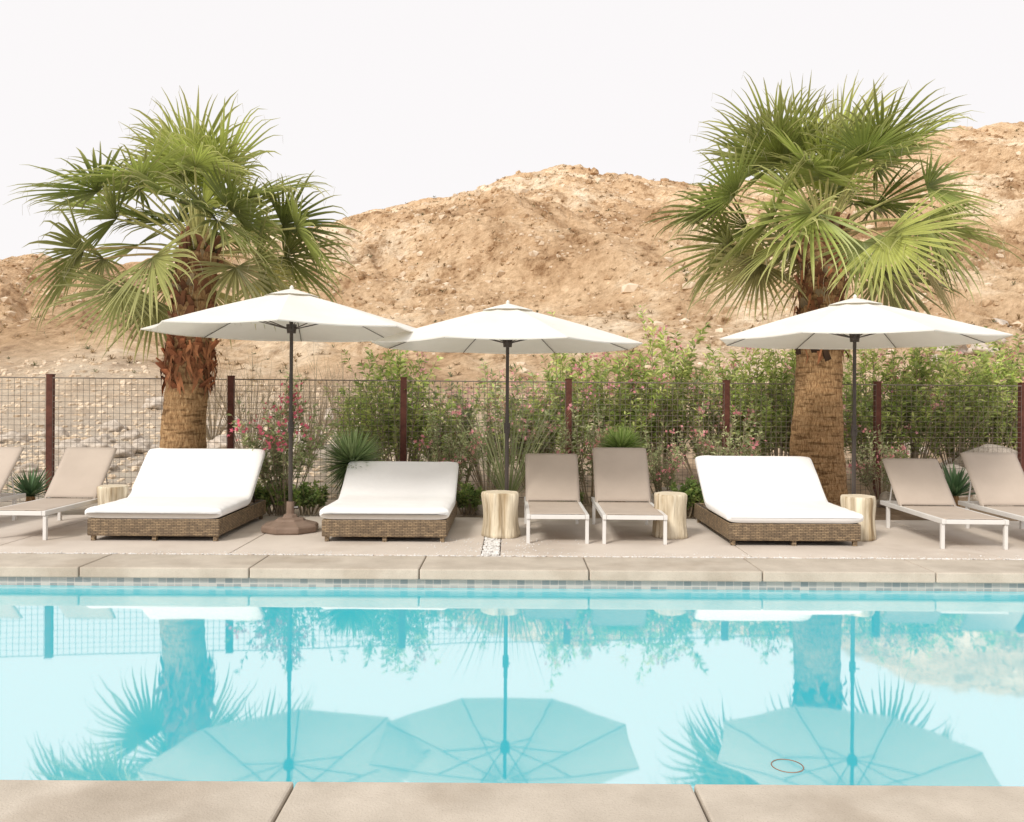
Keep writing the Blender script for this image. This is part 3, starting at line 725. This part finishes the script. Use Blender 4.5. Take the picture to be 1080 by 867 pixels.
# ---------------------------------------------------------------- shrubs
def shrub(name,label,loc,H,W,ns,leafcols,lw,ll,flowers,seed,lpb=26,up=1.0,fcol=(.75,.22,.32),group=None,cat='shrub'):
    rg=random.Random(seed); o=thing(name,label,cat,loc,0,group)
    ms=MB();ml=MB();mf=MB()
    for i in range(ns):
        a=rg.random()*6.28; rr=math.sqrt(rg.random()); 
        top=Vector((math.cos(a)*rr*W/2,math.sin(a)*rr*W/2,H*(1-.35*rr*rr)*rg.uniform(.55,1.14)))
        b0=Vector((math.cos(a)*rr*.12,math.sin(a)*rr*.12,0))
        midp=b0.lerp(top,.5)+Vector((0,0,H*.08*up))+Vector((rg.gauss(0,.05),rg.gauss(0,.05),0))
        pts=[b0*(1-t)**2+midp*2*t*(1-t)+top*t*t for t in [k/6 for k in range(7)]]
        tube(ms,pts,[.011,.010,.009,.007,.006,.004,.002],5)
        tone=rg.uniform(.55,1.4)
        brs=[(pts,.3)]
        for b in range(4):
            k=rg.randrange(2,6); q=pts[k]; d=(pts[min(6,k+1)]-pts[k-1]).normalized()+Vector((rg.gauss(0,.45),rg.gauss(0,.45),.2)); d.normalize()
            L_=H*rg.uniform(.15,.32); bp=[q,q+d*L_*.5,q+d*L_+Vector((0,0,L_*.2))]
            tube(ms,bp,[.005,.003,.002],4,cap=False); brs.append((bp,.0))
        for bp,t0 in brs:
            for j in range(lpb):
                t=t0+(1-t0)*rg.random()**.8; f=t*(len(bp)-1); k=min(len(bp)-2,int(f)); q=bp[k].lerp(bp[k+1],f-k)
                ax=(bp[k+1]-bp[k]).normalized(); s,u=perp(ax); aa=rg.random()*6.28
                d=(ax*rg.uniform(.3,1.1)+(s*math.cos(aa)+u*math.sin(aa))*.8).normalized()
                l=ll*rg.uniform(.65,1.2); w_=lw*rg.uniform(.8,1.2); sd,uu=perp(d); aa=rg.random()*6.28; sd=sd*math.cos(aa)+uu*math.sin(aa)
                q1=q+d*l*.45; q2=q+d*l+Vector((0,0,-l*.18))
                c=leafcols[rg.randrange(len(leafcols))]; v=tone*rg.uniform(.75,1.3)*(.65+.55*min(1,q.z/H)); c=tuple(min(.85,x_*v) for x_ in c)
                ml.add([q,q1-sd*w_,q2,q1+sd*w_],[(0,1,2,3)],c)
        if rg.random()<flowers:
            for b in range(rg.randrange(8,20)):
                q=top+Vector((rg.gauss(0,.08),rg.gauss(0,.08),rg.gauss(.02,.06))); v=rg.uniform(.8,1.2)
                pn=Vector((rg.gauss(0,1),rg.gauss(0,1)-.5,rg.gauss(.5,1))).normalized(); s,u=perp(pn)
                vs=[q]; 
                for k in range(10):
                    aa=k*math.pi/5; r_=.034 if k%2==0 else .015
                    vs.append(q+(s*math.cos(aa)+u*math.sin(aa))*r_+pn*(.008 if k%2==0 else 0))
                mf.add(vs,[(0,1+k,1+(k+1)%10) for k in range(10)],tuple(min(1,x_*v) for x_ in fcol))
    part('stems',ms.mesh('stems',M_stem),o); part('foliage',ml.mesh('foliage',M_leaf),o)
    if flowers>0 and mf.v: part('flowers',mf.mesh('flowers',M_flower),o)
    return o
OG=[(.39,.49,.13),(.51,.58,.19),(.29,.39,.11),(.60,.64,.24)]
GG=[(.37,.43,.21),(.47,.51,.28),(.28,.34,.15),(.55,.55,.32)]
DG=[(.20,.30,.09),(.28,.38,.12),(.36,.42,.14)]
GRP='oleander shrubs along the fence'
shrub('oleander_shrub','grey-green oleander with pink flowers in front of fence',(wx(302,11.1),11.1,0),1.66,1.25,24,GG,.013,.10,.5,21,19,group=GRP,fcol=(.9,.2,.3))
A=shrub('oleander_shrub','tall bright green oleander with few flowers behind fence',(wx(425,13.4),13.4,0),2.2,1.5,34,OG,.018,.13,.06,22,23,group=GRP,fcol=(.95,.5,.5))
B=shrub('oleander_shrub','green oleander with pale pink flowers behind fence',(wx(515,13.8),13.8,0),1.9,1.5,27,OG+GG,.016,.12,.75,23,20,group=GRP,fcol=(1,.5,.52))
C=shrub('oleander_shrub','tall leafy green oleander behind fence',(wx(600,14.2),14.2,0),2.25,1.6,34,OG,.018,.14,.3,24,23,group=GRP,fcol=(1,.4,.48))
la='green oleander shrub behind fence'; lb='green oleander with pale pink flowers behind fence'
k=0
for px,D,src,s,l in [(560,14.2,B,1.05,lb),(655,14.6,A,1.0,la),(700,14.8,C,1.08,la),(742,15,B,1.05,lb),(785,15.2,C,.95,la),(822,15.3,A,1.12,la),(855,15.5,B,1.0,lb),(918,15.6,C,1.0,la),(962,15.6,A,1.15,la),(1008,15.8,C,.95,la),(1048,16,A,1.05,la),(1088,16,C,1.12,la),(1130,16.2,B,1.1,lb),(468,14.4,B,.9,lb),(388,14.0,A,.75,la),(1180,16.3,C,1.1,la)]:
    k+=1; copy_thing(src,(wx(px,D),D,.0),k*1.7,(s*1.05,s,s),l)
S=shrub('low_shrub','small dark green shrub at the deck edge',(wx(290,10.98),11.05,0),.42,.55,16,DG,.014,.07,0,31,22,group='low shrubs at the deck edge')
for px,D,s in [(325,11.05,.95),(728,11.1,1.1),(745,11.2,.8),(495,11.2,.9),(268,11.2,.8),(600,11.3,.7)]:
    k+=1; copy_thing(S,(wx(px,D),D,0),k*1.3,s)
S2=shrub('grey_shrub','sparse grey-green shrub against the wire fence',(wx(480,12.1),12.1,0),1.3,1.1,18,GG,.012,.08,.25,33,15,group='sparse shrubs by the fence',fcol=(1,.4,.45))
for px,D,s in [(625,12.3,1.05),(700,12.5,.8),(770,12.6,1.0),(930,12.9,.8)]:
    k+=1; copy_thing(S2,(wx(px,D),D,0),k*2.1,s)
TW=shrub('dry_shrub','leafless tan desert bush behind the fence',(wx(262,17),17,.1),2.2,2.2,40,[(.5,.4,.26)],.006,.06,0,41,5,group='dry desert bushes')
for px,D,s in [(330,19,1.0),(225,23,1.0),(1010,19,.8),(360,24,1.0)]:
    k+=1; copy_thing(TW,(wx(px,D),D,terr(wx(px,D),D)),k*2.1,s)

def spiky(name,label,loc,zc,r,n,w_,cols,seed,lo=-.5,cat='plant',curve=.1,group=None):
    rg=random.Random(seed); o=thing(name,label,cat,loc,0,group); ml=MB()
    for i in range(n):
        u=lo+(1-lo)*((i+.5)/n); a=i*2.39996; hz=math.sqrt(max(0,1-u*u))
        d=Vector((hz*math.cos(a),hz*math.sin(a),u)); d=(d+Vector((rg.gauss(0,.08),rg.gauss(0,.08),rg.gauss(0,.08)))).normalized()
        s,uu=perp(d); L_=r*rg.uniform(.82,1.08); q=Vector((0,0,zc)); dr=d.copy(); vs=[];fs=[];m=4
        for j in range(m+1):
            t=j/m; ww=w_*(1-t)**.6*(.6+.8*min(1,t*3)) if j<m else .0005
            vs+=[q-s*ww,q+uu*ww*-.3,q+s*ww]; q=q+dr*L_/m; dr=(dr+Vector((0,0,-curve*t))).normalized()
        for j in range(m): fs+=[(j*3,j*3+1,j*3+4,j*3+3),(j*3+1,j*3+2,j*3+5,j*3+4)]
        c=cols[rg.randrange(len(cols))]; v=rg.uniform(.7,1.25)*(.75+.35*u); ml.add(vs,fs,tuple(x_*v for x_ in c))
    part('leaves',ml.mesh('leaves',M_leaf),o)
    ms=MB(); tube(ms,[(0,0,0),(0,0,zc*.5),(0,0,zc)],[.07,.065,.05],10); part('stem',ms.mesh('stem',M_trunk),o)
    return o
YC_=[(.34,.45,.20),(.44,.55,.27),(.26,.37,.16)]
spiky('spiky_yucca','round green spiky yucca beside a daybed',(wx(372,10.8),10.8,0),.70,.50,900,.011,YC_,51,-.9,curve=.0)
spiky('spiky_yucca','bright green spiky yucca behind the sun loungers',(wx(656,11.0),11.1,0),.86,.38,700,.011,[(.40,.54,.16),(.52,.64,.24)],52,-.6,curve=.0)
AG=spiky('agave_plant','dark green agave rosette by a sun lounger',(wx(33,11.0),11.0,0),.22,.42,70,.022,[(.12,.22,.10),(.19,.30,.15)],53,.1,group='agave plants')
copy_thing(AG,(wx(1007,11.2),11.2,.05),1.2,1.05)
spiky('ornamental_grass','tall arching grassy plant behind a stump table',(wx(537,11.2),11.2,0),.12,1.7,110,.007,GG,54,.74,curve=.22)
spiky('ornamental_grass','tuft of arching grass beside the palm',(wx(958,12.2),12.2,0),.1,.6,120,.007,GG,55,.4,curve=.3)

# ---------------------------------------------------------------- boulders
BM=[]
for s in range(6):
    vs,fs=rockv(1,s*2.3+.9,4,.72); mb=MB(); mb.add(vs,fs); BM.append(mb.mesh('boulder',M_rock,True))
def boulder(x,y,z,s,label):
    global k
    k+=1
    o=solid('boulder',BM[k%6],label,'boulder',(x,y,z),group='boulders around the fence')
    o.scale=(s*rng.uniform(.9,1.35),s,s*rng.uniform(.75,1.05)); o.rotation_euler=(0,0,k*1.9)
for px,D,s in [(716,12.4,.36),(745,12.5,.25),(508,11.5,.22),(1000,14.4,.55),(1050,14.9,.68),(1095,14.6,.55),(1030,16.2,.6),(960,14.8,.36),(985,12.9,.3),(1055,12.9,.36),(940,12.4,.2),(660,12.3,.24),(690,12.0,.2),(460,12.0,.2)]:
    x=wx(px,D); boulder(x,D,terr(x,D)+s*.15,s,'grey weathered boulder near the fence')
rb=random.Random(3)
for px,D,s in [(70,19,.34),(100,19.5,.42),(128,19,.32),(90,17.5,.22),(150,20,.36),(15,22,.3),(245,17,.38),(280,18,.42),(262,16,.24),(235,21,.34),(310,20,.42),(345,19,.34),(120,26,.36),(375,18,.28),(30,16,.2),(60,24,.34),(140,23,.34),(165,30,.45),(250,27,.45),(300,25,.42),(355,28,.5),(110,22,.26),(80,21.5,.22),(150,17,.18),(115,16.5,.16),(65,15.5,.15),(5,18,.2),(275,22,.3),(325,23,.35)]:
    x=wx(px,D); boulder(x,D,terr(x,D)+s*.1,s,'pale grey boulder in the sandy wash beyond the fence')
for i in range(30):
    D=rb.uniform(20,48); px=rb.uniform(900,1200); x=wx(px,D); s=rb.uniform(.25,.6)*(.7+D/60)
    boulder(x,D,terr(x,D)+s*.1,s,'tan boulder on the rocky slope beyond the fence')
